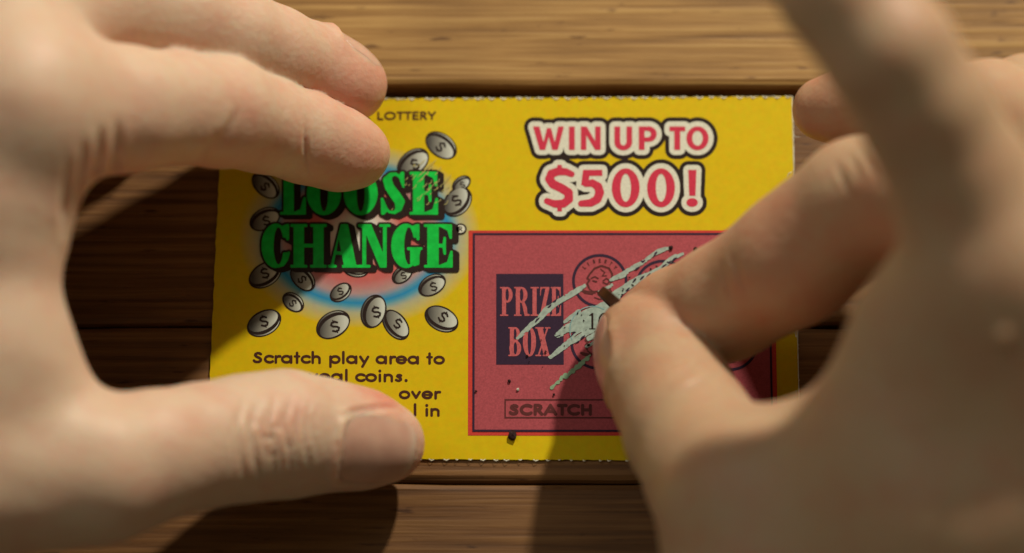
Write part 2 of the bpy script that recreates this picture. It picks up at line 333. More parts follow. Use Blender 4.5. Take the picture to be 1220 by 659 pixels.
link('batten', [(-.45, -.2, -.03), (.45, -.2, -.03), (.45, .2, -.03), (-.45, .2, -.03), (-.45, -.2, -.019), (.45, -.2, -.019), (.45, .2, -.019), (-.45, .2, -.019)],
     [(0, 3, 2, 1), (4, 5, 6, 7), (0, 1, 5, 4), (2, 3, 7, 6), (1, 2, 6, 5), (3, 0, 4, 7)], m_under, table)

# ------------------------------------------------------------------ ticket
TL, TR, BR, BL = (265, 118.5), (944, 115), (953.5, 549.5), (245.5, 545.5)
cc = at(600, 331, 0)
def edge_pts(a, b, n, amp, teeth=0):
    out = []
    for k in range(n):
        t = k/n; x = a[0]+(b[0]-a[0])*t; y = a[1]+(b[1]-a[1])*t
        d = np.array([b[1]-a[1], a[0]-b[0]]); d = d/np.linalg.norm(d)
        j = rng.normal(0, amp)
        if teeth: j += teeth*(1 if (k//2) % 3 else -1)
        out.append((x+d[0]*j, y+d[1]*j))
    return out
card_m, nt, b = newmat('yellow_card_print')
tc = nd(nt, 'ShaderNodeTexCoord'); ctr = at(428, 280, ZC); ex = at(534, 280, ZC)[0]-ctr[0]; ey = ctr[1]-at(428, 361, ZC)[1]
mp = nd(nt, 'ShaderNodeMapping'); mp.vector_type = 'TEXTURE'; mp.inputs['Location'].default_value = (ctr[0], ctr[1], ZC); mp.inputs['Scale'].default_value = (ex, ey, 1)
nt.links.new(tc.outputs['Object'], mp.inputs['Vector'])
ln = nd(nt, 'ShaderNodeVectorMath', operation='LENGTH'); nt.links.new(mp.outputs[0], ln.inputs[0])
dv = nd(nt, 'ShaderNodeMath', operation='DIVIDE'); nt.links.new(ln.outputs['Value'], dv.inputs[0]); dv.inputs[1].default_value = 2.0
Y0 = (0.70, 0.50, 0.001, 1)
rp = ramp(nt, [(0.0, (.78, .78, .70, 1)), (0.12, (.78, .76, .68, 1)), (0.25, (.62, .13, .11, 1)), (0.34, (.58, .15, .14, 1)), (0.43, (.46, .30, .30, 1)), (0.475, (.10, .30, .45, 1)), (0.50, (.02, .26, .52, 1)), (0.525, (.10, .34, .46, 1)), (0.57, (.45, .45, .28, 1)), (0.68, Y0), (1.0, Y0)])
nt.links.new(dv.outputs[0], rp.inputs['Fac'])
ns = nd(nt, 'ShaderNodeTexNoise'); ns.inputs['Scale'].default_value = 900; ns.inputs['Detail'].default_value = 5; nt.links.new(tc.outputs['Object'], ns.inputs['Vector'])
hs = nd(nt, 'ShaderNodeMix', data_type='RGBA', blend_type='MULTIPLY'); hs.inputs['Factor'].default_value = 0.22
nt.links.new(rp.outputs[0], hs.inputs[6]); nt.links.new(ns.outputs['Color'], hs.inputs[7]); nt.links.new(hs.outputs[2], b.inputs['Base Color'])
b.inputs['Roughness'].default_value = 0.5; b.inputs['Specular IOR Level'].default_value = 0.12
nb = nd(nt, 'ShaderNodeTexNoise'); nb.inputs['Scale'].default_value = 120; nb.inputs['Detail'].default_value = 6; nt.links.new(tc.outputs['Object'], nb.inputs['Vector'])
bp = nd(nt, 'ShaderNodeBump'); bp.inputs['Strength'].default_value = 0.25; bp.inputs['Distance'].default_value = 0.0004; nt.links.new(nb.outputs['Fac'], bp.inputs['Height']); nt.links.new(bp.outputs[0], b.inputs['Normal'])
paper_m = ink('torn_paper_white', (0.72, 0.70, 0.58), 0.8)
ticket = bpy.data.objects.new('lottery_ticket', None); C.objects.link(ticket)
tag(ticket, 'yellow scratch-off lottery ticket with red play area, held flat on the table by both hands', 'lottery ticket')
outl = edge_pts(TL, TR, 150, .25, .15)+edge_pts(TR, BR, 60, .35)+edge_pts(BR, BL, 170, .2, .12)+edge_pts(BL, TL, 60, .4)
n = len(outl); o_ = np.array(outl); top = at(o_[:, 0], o_[:, 1], ZC); bot = at(o_[:, 0], o_[:, 1], 0.00005)
link('card_stock', list(top)+list(bot), [tuple(range(n))[::-1], tuple(range(n, 2*n))]+[(k, (k+1) % n, n+(k+1) % n, n+k) for k in range(n)],
     [card_m, paper_m], ticket, [0, 1]+[1]*n)
# torn paper fibres left by the perforation
V = []; F = []
def fibre(x, y, dx, dy, wd, z0=ZC, h=0.0002, end=.3):
    a = at(x, y, z0-0.00006); c = at(x+dx, y+dy, z0+h*rng.random()); e = at(x+dx*.5-dy*.2, y+dy*.5+dx*.2, z0+h)
    q = np.array([dy, dx])/math.hypot(dx, dy)*wd*.000147/2; n_ = len(V)
    for p_, s_ in ((a, 1), (e, .8), (c, end)):
        V.extend([p_+np.array([q[0]*s_, q[1]*s_, 0]), p_-np.array([q[0]*s_, q[1]*s_, 0]), p_+np.array([0, 0, .00006*s_])])
    for k in (0, 3):
        for i in range(3): F.append((n_+k+i, n_+k+(i+1) % 3, n_+k+3+(i+1) % 3, n_+k+3+i))
for k in range(150):
    t = rng.random(); fibre(TL[0]+(TR[0]-TL[0])*t, TL[1]+(TR[1]-TL[1])*t+.4, rng.normal(0, 2.2), -abs(rng.normal(.4, .6))-.2, 1.3)
for k in range(44):                                             # dashes of bare paper along the top
    x = TL[0]+6+k*15.5+rng.normal(0, 2); y = TL[1]+(TR[1]-TL[1])*(x-TL[0])/679
    fibre(x, y-.2, rng.uniform(5, 9), rng.normal(0, .3), 2.6)
for k in range(46):
    t = k/46+rng.random()*.01; x = BL[0]+(BR[0]-BL[0])*t; y = BL[1]+(BR[1]-BL[1])*t
    fibre(x, y+.2, rng.uniform(3, 8), rng.normal(0, .4), 1.8)
for k in range(24):
    t = rng.random(); fibre(TR[0]+(BR[0]-TR[0])*t, TR[1]+(BR[1]-TR[1])*t, abs(rng.normal(.3, .8))+.2, rng.normal(0, 3), 1.1)
fibre(944.5, 160, 9, 3, 1.0); fibre(944, 205, -6, 6, 1.2); fibre(945, 214, 3, -7, 1.4); fibre(948, 398, 3, 5, 1.8); fibre(949, 392, 1, 10, 2.0)
n_ = len(V); nR = 90                                            # thin pale line of cut card on the right side
for k in range(nR+1):
    t = k/nR; x = TR[0]+(BR[0]-TR[0])*t; y = TR[1]+(BR[1]-TR[1])*t; wd = .5+.35*rng.random()
    V += [at(x-wd, y, ZC+.00003), at(x-wd*.3, y, ZC+.00012), at(x+wd, y, ZC-.00005)]
for k in range(nR):
    for i in (0, 1): a = n_+3*k+i; F.append((a, a+3, a+4, a+1))
link('torn_edge', V, F, paper_m, ticket)

K = ink('ink_black', (0.022, 0.012, 0.010), 0.38); KB = ink('ink_brown', (0.060, 0.018, 0.010), 0.4)
GREEN = ink('ink_green', (0.008, 0.52, 0.06), 0.33, .18, 700); REDL = ink('ink_crimson', (0.56, 0.035, 0.075), 0.38); CREAM = ink('ink_cream', (0.66, 0.66, 0.56), 0.4)
RED = ink('ink_red', (0.55, 0.05, 0.035), 0.4); PURP = ink('ink_purple', (0.030, 0.013, 0.036), 0.5); PINK = ink('latex_pink', (0.37, 0.068, 0.085), 0.48, .17, 3500)
PINK2 = ink('letter_pink', (0.47, 0.10, 0.11), 0.5, .2, 3000); FAINT = ink('ink_maroon', (0.10, 0.022, 0.022), 0.5)
PALE = ink('scratched_pale', (0.32, 0.40, 0.355), 0.5, .2, 1500); TEAL = ink('ink_teal', (0.20, 0.36, 0.38), 0.5); SGREEN = ink('scratched_green', (0.22, 0.34, 0.22), 0.5)

# title
g = Grid(296, 190, 566, 340, .62)
for ch, a, b_ in (('L', 334, 364), ('O', 366, 406), ('O', 410, 449.5), ('S', 454, 484), ('E', 488.5, 521.5)): serif(g, ch, a, b_, 205, 255.5)
for ch, a, b_ in (('C', 312, 345), ('H', 346.5, 389), ('A', 391, 426), ('N', 427, 464), ('G', 466.5, 503), ('E', 505.5, 539)): serif(g, ch, a, b_, 267.5, 318.5)
printed('title_lettering', [(g.grow(2.9, (5.5, 3.0), 6), K, 4), (g.grow(.45), GREEN, 5)], ticket, 'green LOOSE CHANGE lettering outlined in black')
g = Grid(538, 262, 560, 284, .4); g.ell(548.7, 272.8, 7.4, 6.6)
g2 = Grid(538, 262, 560, 284, .3); g2.ell(548.7, 272.8, 5.4, 4.7)
g3 = Grid(538, 262, 560, 284, .2); g3.stroke([(547.2, 275.4, .45), (547.2, 270.2, .45), (549.2, 270.3, .45), (550.2, 271.5, .45), (549.2, 272.8, .45), (547.4, 272.9, .45)]); g3.stroke([(548.6, 272.9, .45), (550.4, 275.4, .45)])
printed('registered_mark', [(g, K, 3), (g2, CREAM, 4), (g3, K, 5)], ticket)

# headline
g = Grid(612, 130, 872, 268, .62)
def box(x0, y0, x1, y1, wd):
    d = np.array([x1-x0, y1-y0], float); d /= np.linalg.norm(d); q = np.array([-d[1], d[0]])*wd/2
    g.poly([(x0+q[0], y0+q[1]), (x1+q[0], y1+q[1]), (x1-q[0], y1-q[1]), (x0-q[0], y0-q[1])])
y0, y1 = 150.7, 178.6
for pp in ([(635, y0), (642.5, y0), (648, 170), (651, 158)], ): pass
g.poly([(635, y0), (642.6, y0), (647.6, 169.5), (651.6, y0+2), (656.6, y0+2), (661, 169.5), (665, y0), (672, y0), (664.6, y1), (658, y1), (653.8, 163), (649.6, y1), (643, y1)])
g.poly([(677.8, y0), (684.8, y0), (684.8, y1), (677.8, y1)])
g.poly([(692, y0), (699, y0), (709, 168), (709, y0), (715.6, y0), (715.6, y1), (709, y1), (698.6, 161), (698.6, y1), (692, y1)])
g.poly([(732, y0), (739, y0), (739, 168), (746.4, 168), (746.4, y0), (753.2, y0), (753.2, 170), (732, 170)]); g.ell(742.6, 169.5, 10.6, 9.6); g.ell(742.7, 168.2, 3.7, 5.2, 0, True); g.poly([(739, y0-2), (746.4, y0-2), (746.4, 168), (739, 168)], True)
g.poly([(761, y0), (768, y0), (768, y1), (761, y1)]); g.poly([(766, y0), (773, y0), (773, 169), (766, 169)]); g.ell(772.8, 159.8, 9.6, 9.2); g.ell(771.6, 159.8, 3.9, 3.8, 0, True); g.poly([(768, 156), (771.5, 156), (771.5, 163.6), (768, 163.6)], True)
g.poly([(797.5, y0), (816.4, y0), (816.4, 156.4), (810.4, 156.4), (810.4, y1), (803.4, y1), (803.4, 156.4), (797.5, 156.4)])
g.ell(831, 164.8, 13.2, 14.2); g.ell(831, 164.8, 6.2, 8.8, 0, True)
g.stroke([(681, 207.5, 3.6), (674, 204.6, 4.2), (665, 204.2, 4.8), (657, 207, 5), (654.4, 213.5, 5), (659, 219.5, 5.2), (669, 224.2, 5.2), (677.4, 229.5, 5.2), (677.8, 237.5, 5), (671.5, 242.6, 4.8), (661, 243, 4.4), (651.6, 239.6, 3.6)])
g.poly([(664, 196.5), (669.6, 196.5), (669.6, 203), (664, 203)]); g.poly([(664, 244), (669.6, 244), (669.6, 252), (664, 252)])
g.poly([(694.6, 202.4), (717.6, 202.4), (717.6, 209.6), (702.4, 209.6), (700.8, 219), (692.4, 221)]); g.stroke([(698, 219.2, 3.6), (706, 218, 4.4), (712.6, 222.4, 5), (714.6, 229.5, 5.2), (711.6, 237.4, 5), (704, 241.8, 4.6), (692.6, 242.6, 3.8)])
for cx in (745.5, 787.6):
    g.ell(cx, 223.8, 16.6, 23.2); g.ell(cx, 223.8, 6.2, 16.6, 0, True)
g.poly([(820, 202.5), (829.8, 202.5), (828.6, 233.4), (821.2, 233.4)]); g.ell(824.6, 241.3, 6.8, 5.2)
gw = g.grow(6.0); gk = gw.grow(4.9)
printed('headline_lettering', [(gk, K, 1), (gw, CREAM, 2), (g, REDL, 3)], ticket, 'red WIN UP TO $500! lettering outlined in white and black')

# issuer line and play instructions
g = Grid(400, 128, 526, 150, .4); geo_text(g, 'LOTTERY', 448.6, 519.5, 143, 142.6, 9.6, 1.15); geo_text(g, 'K', 433.5, 441.5, 143.1, 143.1, 9.6, 1.0)
printed('issuer_lettering', [(g, KB, 1)], ticket, 'small LOTTERY lettering along the top edge')
g = Grid(292, 412, 536, 504, .5)
geo_text(g, 'Scratch play area to', 300.5, 530.5, 432.6, 433.9, 13.4, 1.12)
geo_text(g, 'reveal coins.', 343, 487, 454.2, 455, 13.4, 1.12)
geo_text(g, 'over', 474.8, 524.8, 475.2, 475.4, 13.4, 1.12); geo_text(g, 'l', 492.5, 496.5, 495.6, 495.6, 13.4, 1.12); geo_text(g, 'in', 505.6, 525.4, 495.8, 495.9, 13.4, 1.12)
printed('instruction_lettering', [(g, KB, 1)], ticket, 'brown play instructions printed in four lines')

# play area
def quad(x0, y0, x1, y1):   # follows the ticket's edges
    def c(x, y):
        v = (y-331)/434; return (x+(x-600)*0.0285*v*1.0, y+(x-600)*0.004*v*1.0)
    return [c(x0, y0), c(x1, y0), c(x1, y1), c(x0, y1)]
def qmesh(*a): return (quad(*a), [(0, 1, 2, 3)])
def frame(x0, y0, x1, y1, wd):
    a = quad(x0, y0, x1, y1); b_ = quad(x0+wd, y0+wd, x1-wd, y1-wd)
    return (a+b_, [(k, (k+1) % 4, 4+(k+1) % 4, 4+k) for k in range(4)])
px0, py0, px1, py1 = 558, 274.6, 923, 519
panel = printed('play_area', [(qmesh(px0, py0, px1, py1), RED, 1), (qmesh(px0+6.5, py0+4, px1-6, py1-5), PINK, 2), (frame(px0+5.2, py0+3, px1-5.2, py1-4.6, 2.5), PURP, 3)], ticket, 'red scratch-off panel framed by a thin purple line')
g = Grid(586, 320, 678, 440, .45)
for ch, a, b_ in (('P', 595.8, 611.4), ('R', 612.4, 631), ('I', 632, 641.8), ('Z', 643, 655), ('E', 656.2, 668.4)): serif(g, ch, a, b_, 342, 376.5)
for ch, a, b_ in (('B', 605.6, 621.6), ('O', 623, 638.6), ('X', 637.8, 656.2)): serif(g, ch, a, b_, 389.8, 424.4)
printed('prize_box', [(qmesh(591.3, 326.3, 671.2, 434.4), PURP, 3), (g, PINK2, 4)], panel, 'purple block with the words PRIZE BOX')
def play_coin(cx, cy, R=33, head=True):
    g = Grid(cx-R-3, cy-R-3, cx+R+3, cy+R+3, .55)
    g.ell(cx, cy, R, R*.97); g.ell(cx, cy, R-3.3, (R-3.3)*.965, 0, True)
    f = Grid(cx-R-3, cy-R-3, cx+R+3, cy+R+3, .4)
    # LIBERTY round the rim
    word = 'LIBERTY'
    for k, ch in enumerate(word):
        a = math.radians(90+48-16*k); ux, uy = cx+math.cos(a)*(R-8.2), cy-math.sin(a)*(R-8.2)*.97
        ca, sa = math.cos(math.pi/2-a), math.sin(math.pi/2-a)
        for q in GEO[ch][1]:
            f.stroke([(ux+((u-.3)*ca-(v+.5)*sa)*4.6, uy+((u-.3)*sa+(v+.5)*ca)*4.6, .5) for u, v, r in q])
    if head:
        def cv(pts, r=.8): f.stroke([(cx+a, cy+b_, r) for a, b_ in pts])
        cv([(-13, 8), (-15, 3), (-12, -1), (-15, -3), (-12, -8), (-6, -15), (2, -18), (11, -15), (15, -8), (14, 1)], 1.1)
        cv([(-10, -3), (-6, -5), (-2, -3)]); cv([(-8, 0), (-4, 1)], 1.0); cv([(4, 0), (8, -3), (12, 0), (9, 4), (4, 2)], .8); cv([(-12, 10), (-8, 13), (2, 12), (8, 9)], 1.0)
        cv([(-20, 12), (-12, 14), (-6, 13.5)], 1.5); cv([(-18, 14), (-9, 15.5)], 1.2); cv([(13, 2), (12, 10), (16, 17)], .9); cv([(1, -14), (6, -10), (3, -6), (8, -6)], .6)
        cv([(-6, 20), (0, 22), (6, 21)], .7)
    return printed('coin_outline', [(g, PURP, 3), (f, FAINT, 3.5)], panel)
for x_, y_ in ((714.6, 334.6), (789.5, 341.5), (864, 336), (712.5, 408.5), (789.5, 411), (870, 410)): play_coin(x_, y_)
g = Grid(600, 476, 800, 500, .45); geo_text(g, 'SCRATCH', 606, 706, 494.3, 494.6, 12.4, 1.5)
printed('scratch_caption', [(frame(601, 475.4, 770, 498.4, 1.7), FAINT, 3), (g, FAINT, 3)], panel, 'small boxed SCRATCH caption')

# where the coating is rubbed away
def bristle(g, pts):
    p = np.array(pts); seg = np.linalg.norm(np.diff(p[:, :2], axis=0), axis=1); S_ = np.concatenate([[0], np.cumsum(seg)]); L = S_[-1]
    g.stroke(rough([(a, b_, r_*.62) for a, b_, r_ in pts], 4, .45))
    if p[:, 2].max() >= 5: g.stroke([(a, b_, r_*.72) for a, b_, r_ in pts if r_ >= 4.5])
    for k in range(int(L*p[:, 2].mean()/2.4)+4):
        c0 = rng.uniform(0, L); ln = rng.uniform(6, 20); q = []; u = rng.uniform(-1, 1)
        for t in np.linspace(max(0, c0-ln/2), min(L, c0+ln/2), 5):
            x, y, r_ = (np.interp(t, S_, p[:, i]) for i in range(3)); r_ *= .82; x2, y2 = (np.interp(t+1.5, S_, p[:, i]) for i in (0, 1)); x1_, y1_ = (np.interp(t-1.5, S_, p[:, i]) for i in (0, 1))
            d = np.array([x2-x1_, y2-y1_]); d /= np.linalg.norm(d)+1e-9
            q.append((x-d[1]*r_*u+rng.normal(0, .25), y+d[0]*r_*u+rng.normal(0, .25), rng.uniform(.3, .95)))
        g.stroke(q)
def rough(pts, k=5, amp=.9):
    out = []
    for a, b_ in zip(pts[:-1], pts[1:]):
        for i in range(k):
            t = i/k; out.append((a[0]+(b_[0]-a[0])*t+rng.normal(0, amp*.7), a[1]+(b_[1]-a[1])*t+rng.normal(0, amp*.6), max(.5, a[2]+(b_[2]-a[2])*t+rng.normal(0, amp*.75))))
    out.append(pts[-1]); return out
g = Grid(606, 286, 826, 476, .5)
for s_ in ([(697, 340, 2), (688, 346, 3.2), (675, 354, 3.6), (662, 361, 3.0), (652, 369, 4.2), (643, 379, 3.8), (632, 388, 3.2), (622, 398, 2.6), (616, 403.5, 1)],
           [(797, 296, 1.6), (786, 298.5, 3), (777, 304, 2.6), (768, 311, 1.2), (759, 317, 3.4), (748, 322, 2.2), (742, 328, 4), (731, 332, 2.6), (727, 334, 1)],
           [(729, 340, 1.8), (722, 343, 1.6), (713.5, 347.5, .8)],
           [(814, 302.5, 1.6), (804, 306, 2.8), (797, 311, 3.2), (787, 321, 3.4), (774, 327, 3.4), (762, 332, 4), (748, 341, 5), (738, 348, 5), (726, 356, 5)],
           [(730, 362, 9), (712, 372, 9), (698, 381, 9), (684, 388, 8), (674, 392, 5), (662, 400, 1.2)],
           [(725, 375, 10), (708, 387, 9), (692, 398, 6), (680, 407, 4), (668, 416, 3.4), (655, 426.5, 1.4)],
           [(720, 395, 5), (708, 400, 4), (700, 404, 2)], [(664, 401, 2), (668, 399, 2.4), (673, 397, 1.4)], [(712, 405, 1.4), (704, 410, 1.6), (698, 413, 1)],
           [(690, 371, 3), (680, 378, 2.5), (672, 384, 1)]):
    bristle(g, s_)
for k in range(12):                                             # ragged islands of coating left behind
    t = rng.random(); x = 700-60*t+rng.normal(0, 4); y = 386+26*t+rng.normal(0, 6)
    g.stroke([(x, y, .5), (x-4-3*rng.random(), y+2.4, .6), (x-8, y+5.4, .3)], True)
for k in range(14):
    x = 620+rng.random()*190; y = 402-(x-620)*.55+rng.normal(0, 2.5); g.stroke([(x, y, .8), (x-3, y+2, .4)], True)
g.stroke(rough([(726, 374, 7), (712, 380, 8.5), (702, 384, 10), (694, 388, 7.5), (684, 391, 4)], 5, .5)); g.stroke(rough([(736, 354, 4), (722, 364, 6), (708, 371, 6), (694, 376, 4.5), (682, 380, 2)], 4, .6))
fg = Grid(640, 410, 720, 480, .5); fg.stroke(rough([(703, 423, 1.4), (694, 432, 2.6), (684, 441, 2.2), (674, 448, 1.8), (664, 455, 1.8), (656, 463, .8)])); fg.stroke(rough([(700, 412, 1.2), (704, 409, 1.5), (712, 405, 1)]))
one = Grid(698, 368, 732, 398, .35); serif(one, '1', 701, 710.4, 373, 392.4)
one.stroke(arc(719.5, 383, 5.6, 9.2, 0, 360, 1.0, 24)); one.stroke([(714.2, 378, .8), (714, 388, .8)])
ring = Grid(670, 350, 760, 440, .4); ring.stroke(arc(706, 393, 27, 28, 60, 205, .55, 30)); ring.A = np.minimum(ring.A, 1)
blk = Grid(606, 286, 826, 476, .5)                              # shreds of the overprint that cling to the rubbed streaks
for x, y in ((655, 365), (661, 359), (640, 381), (766, 312), (759, 320), (749, 332), (756, 334), (765, 331), (773, 328), (791, 317), (797, 313), (803, 309), (748, 345), (680, 400), (694, 402), (688, 408), (781, 302)):
    blk.stroke([(x-2, y+1.6+rng.normal(0, 1), .7), (x, y, 1.2), (x+1.5+rng.random()*2, y-2, .6)])
blk.A = np.minimum(blk.A, g.grow(1.0).A)
printed('scratched_streak', [(g, PALE, 5), (fg, SGREEN, 5), (ring, TEAL, 6), (one, K, 6), (blk, PURP, 6)], panel, 'pale grey-green streaks rubbed through the red coating, a figure 1 showing')

# rubbed and scuffed print
g = Grid(440, 190, 560, 330, .4)
for k in range(36):
    x, y = (rng.normal(505, 16), rng.normal(222, 14)) if k < 40 else (rng.normal(462, 10), rng.normal(292, 12)); l_ = rng.uniform(.5, 4)
    g.stroke([(x, y, .3), (x+l_, y-l_*rng.uniform(.3, 1.2), .4), (x+l_*1.3, y-l_*1.6, .2)])
for k in range(6):
    x, y = rng.normal(500, 12), rng.normal(226, 10); g.stroke([(x, y, .2), (x+8, y-7, .4), (x+14, y-15, .2)])
printed('scuff_mark', [(g, ink('scuffed_print', (.46, .42, .16), .6), 6)], ticket)

# tumbling coins printed round the title
face_m, nt, b = newmat('ink_coin_grey')
tc = nd(nt, 'ShaderNodeTexCoord'); sp = nd(nt, 'ShaderNodeSeparateXYZ'); nt.links.new(tc.outputs['Generated'], sp.inputs[0])
r = ramp(nt, [(0.12, (.045, .04, .035, 1)), (0.5, (.26, .26, .22, 1)), (0.85, (.56, .60, .54, 1))]); nt.links.new(sp.outputs['X'], r.inputs['Fac']); nt.links.new(r.outputs[0], b.inputs['Base Color']); b.inputs['Roughness'].default_value = .4
COINS = [(525.6, 173.2, 21, 14, 36, 1, -1), (492, 193.8, 21.5, 14.5, -38, 0, -1), (549.7, 219, 12.5, 8.5, -36, 0, -1), (545, 240.5, 20, 15, -48, -1, 1), (514.8, 339.7, 17.8, 12, -30, 0, -1),
         (526, 380, 21.5, 14.5, 27, 0, 1), (445, 371, 20.5, 15, -72, 1, -1), (471.5, 387, 20.5, 13.2, 52, 0, 1), (479.3, 327, 14, 9.6, -38, 0, -1), (424, 322, 15, 8.4, 8, 0, 1), (406, 348.4, 14.5, 10, -36, 0, 1),
         (396.9, 386.8, 21.8, 15.4, -31, -1, -1), (349.3, 360, 14.5, 10.4, 38, 0, -1), (360.6, 331.7, 18, 12, 46, 0, -1), (315.9, 327.5, 21.5, 14.2, -32, 0, 1), (314.7, 385, 21.8, 14.8, -28, 0, 1), (315.5, 261, 19.5, 13, -27, 0, -1), (316.5, 220.8, 19.5, 12.8, 42, 0, -1)]
for i, (cx, cy, A, B, an, _, side) in enumerate(COINS):
    a = math.radians(an); nx, ny = -math.sin(a), math.cos(a)        # short-axis direction (down)
    t = B*.17*side
    g = Grid(cx-A-4, cy-A-4, cx+A+4, cy+A+4, .5); g.ell(cx, cy, A, B, a)
    f = Grid(cx-A-4, cy-A-4, cx+A+4, cy+A+4, .5); f.ell(cx-nx*t, cy-ny*t, A-2.8, B*.83-2.0, a)
    rim = Grid(cx-A-4, cy-A-4, cx+A+4, cy+A+4, .35)
    q = []
    for k in range(13):
        th = math.radians(25+130*k/12)*1.0; u, v = math.cos(th)*(A-2.1), math.sin(th)*(B-2.0)*side
        q.append((cx+u*math.cos(a)-v*math.sin(a), cy+u*math.sin(a)+v*math.cos(a), .75*math.sin(math.pi*(k+.6)/13.2)))
    rim.stroke(q)
    d = Grid(cx-A, cy-A, cx+A, cy+A, .35); s = B*.42; ra = a+(math.radians(8) if an < 0 else math.radians(10)); ra = ra if abs(an) < 50 else ra*0.35
    S = [(.55, -.55), (.2, -.85), (-.3, -.8), (-.55, -.45), (-.3, -.1), (.25, .12), (.52, .45), (.3, .82), (-.2, .88), (-.6, .6)]
    cxx, cyy = cx-nx*t+A*.05, cy-ny*t
    R2 = lambda u, v: (cxx+s*(u*math.cos(ra)*1.15-v*math.sin(ra)), cyy+s*(u*math.sin(ra)+v*math.cos(ra)*1.05))
    d.stroke([R2(u, v)+(B*.078,) for u, v in S]); d.stroke([R2(0, -1.15)+(B*.05,), R2(0, -.7)+(B*.05,)]); d.stroke([R2(0, 1.15)+(B*.05,), R2(0, .7)+(B*.05,)])
    lv = .1*(i % 5)
    printed('printed_coin', [(g, K, 1+lv), (f, face_m, 1.6+lv), (rim, face_m, 1.6+lv), (d, K, 2.2+lv)], ticket)

# ------------------------------------------------------------------ hands
def skin_mat(name, base, red, sss):
    m, nt, b = newmat(name)
    at_ = nd(nt, 'ShaderNodeAttribute', attribute_name='flush_and_light'); tc = nd(nt, 'ShaderNodeTexCoord')
    n1 = nd(nt, 'ShaderNodeTexNoise'); n1.inputs['Scale'].default_value = 130; n1.inputs['Detail'].default_value = 5; nt.links.new(tc.outputs['Object'], n1.inputs['Vector'])
    n3 = nd(nt, 'ShaderNodeTexNoise'); n3.inputs['Scale'].default_value = 420; n3.inputs['Detail'].default_value = 3; nt.links.new(tc.outputs['Object'], n3.inputs['Vector'])
    av = nd(nt, 'ShaderNodeMix', data_type='FLOAT'); av.inputs[0].default_value = .4; nt.links.new(n1.outputs['Fac'], av.inputs[2]); nt.links.new(n3.outputs['Fac'], av.inputs[3])
    mr = nd(nt, 'ShaderNodeMapRange'); mr.inputs['From Min'].default_value = .35; mr.inputs['From Max'].default_value = .7; mr.inputs['To Min'].default_value = -.15; mr.inputs['To Max'].default_value = .42; nt.links.new(av.outputs[0], mr.inputs['Value'])
    ad = nd(nt, 'ShaderNodeMath', operation='ADD', use_clamp=True); nt.links.new(at_.outputs['Fac'], ad.inputs[0]); nt.links.new(mr.outputs[0], ad.inputs[1])
    mx = nd(nt, 'ShaderNodeMix', data_type='RGBA'); mx.inputs[6].default_value = base+(1,); mx.inputs[7].default_value = red+(1,); nt.links.new(ad.outputs[0], mx.inputs[0]); nt.links.new(mx.outputs[2], b.inputs['Base Color'])
    b.inputs['Subsurface Weight'].default_value = sss; b.inputs['Subsurface Radius'].default_value = (1.0, .38, .22); b.inputs['Subsurface Scale'].default_value = 0.0035
    b.inputs['Roughness'].default_value = .5; b.inputs['Specular IOR Level'].default_value = .4
    vo = nd(nt, 'ShaderNodeTexVoronoi', feature='DISTANCE_TO_EDGE'); vo.inputs['Scale'].default_value = 850; 
    mpv = nd(nt, 'ShaderNodeMapping'); mpv.inputs['Scale'].default_value = (.55, 1, 1); nt.links.new(tc.outputs['Object'], mpv.inputs['Vector']); nt.links.new(mpv.outputs[0], vo.inputs['Vector'])
    n2 = nd(nt, 'ShaderNodeTexNoise'); n2.inputs['Scale'].default_value = 800; n2.inputs['Detail'].default_value = 6; nt.links.new(tc.outputs['Object'], n2.inputs['Vector'])
    sm = nd(nt, 'ShaderNodeMath', operation='MULTIPLY_ADD'); nt.links.new(vo.outputs['Distance'], sm.inputs[0]); sm.inputs[1].default_value = .35; nt.links.new(n2.outputs['Fac'], sm.inputs[2])
    bp = nd(nt, 'ShaderNodeBump'); bp.inputs['Strength'].default_value = .45; bp.inputs['Distance'].default_value = .00035; nt.links.new(sm.outputs[0], bp.inputs['Height']); nt.links.new(bp.outputs[0], b.inputs['Normal'])
    return m

class Vol:
    """distance field in mm on a grid"""
    def __init__(s, lo, hi, h):
        s.lo = np.array(lo, float); s.h = h; s.n = (np.ceil((np.array(hi)-s.lo)/h)).astype(int)+1
        s.D = np.full(s.n, 50, np.float32)
    def sub(s, lo, hi):
        i0 = np.clip(((np.array(lo)-s.lo)/s.h).astype(int), 0, s.n-1); i1 = np.clip(((np.array(hi)-s.lo)/s.h).astype(int)+2, 1, s.n)
        ax = [(s.lo[k]+np.arange(i0[k], i1[k])*s.h).astype(np.float32) for k in range(3)]
        return tuple(slice(a, b) for a, b in zip(i0, i1)), ax[0][:, None, None], ax[1][None, :, None], ax[2][None, None, :]
def smin(a, b, k):
    h = np.maximum(k-np.abs(a-b), 0)/k
    return np.minimum(a, b)-h*h*h*k/6
def cone(X, Y, Z, a, b, ra, rb):
    ba = b-a; l2 = ba@ba; rr = ra-rb; a2 = l2-rr*rr; il2 = 1/l2
    px_, py_, pz_ = X-a[0], Y-a[1], Z-a[2]
    y = px_*ba[0]+py_*ba[1]+pz_*ba[2]; z = y-l2
    x2 = (px_*l2-ba[0]*y)**2+(py_*l2-ba[1]*y)**2+(pz_*l2-ba[2]*y)**2
    y2 = y*y*l2; z2 = z*z*l2; k = np.sign(rr)*rr*rr*x2
    c1 = np.sign(z)*a2*z2 > k; c2 = np.sign(y)*a2*y2 < k
    d = (np.sqrt(x2*a2*il2)+y*rr)*il2-ra
    d = np.where(c2, np.sqrt(x2+y2)*il2-ra, d); d = np.where(c1, np.sqrt(x2+z2)*il2-rb, d)
    return d
def J(px, py, z, r):           # joint: photo point, height mm, radius mm -> (xyz mm, r)
    p = at(px, py, z/1000.)*1000; return (p, r)
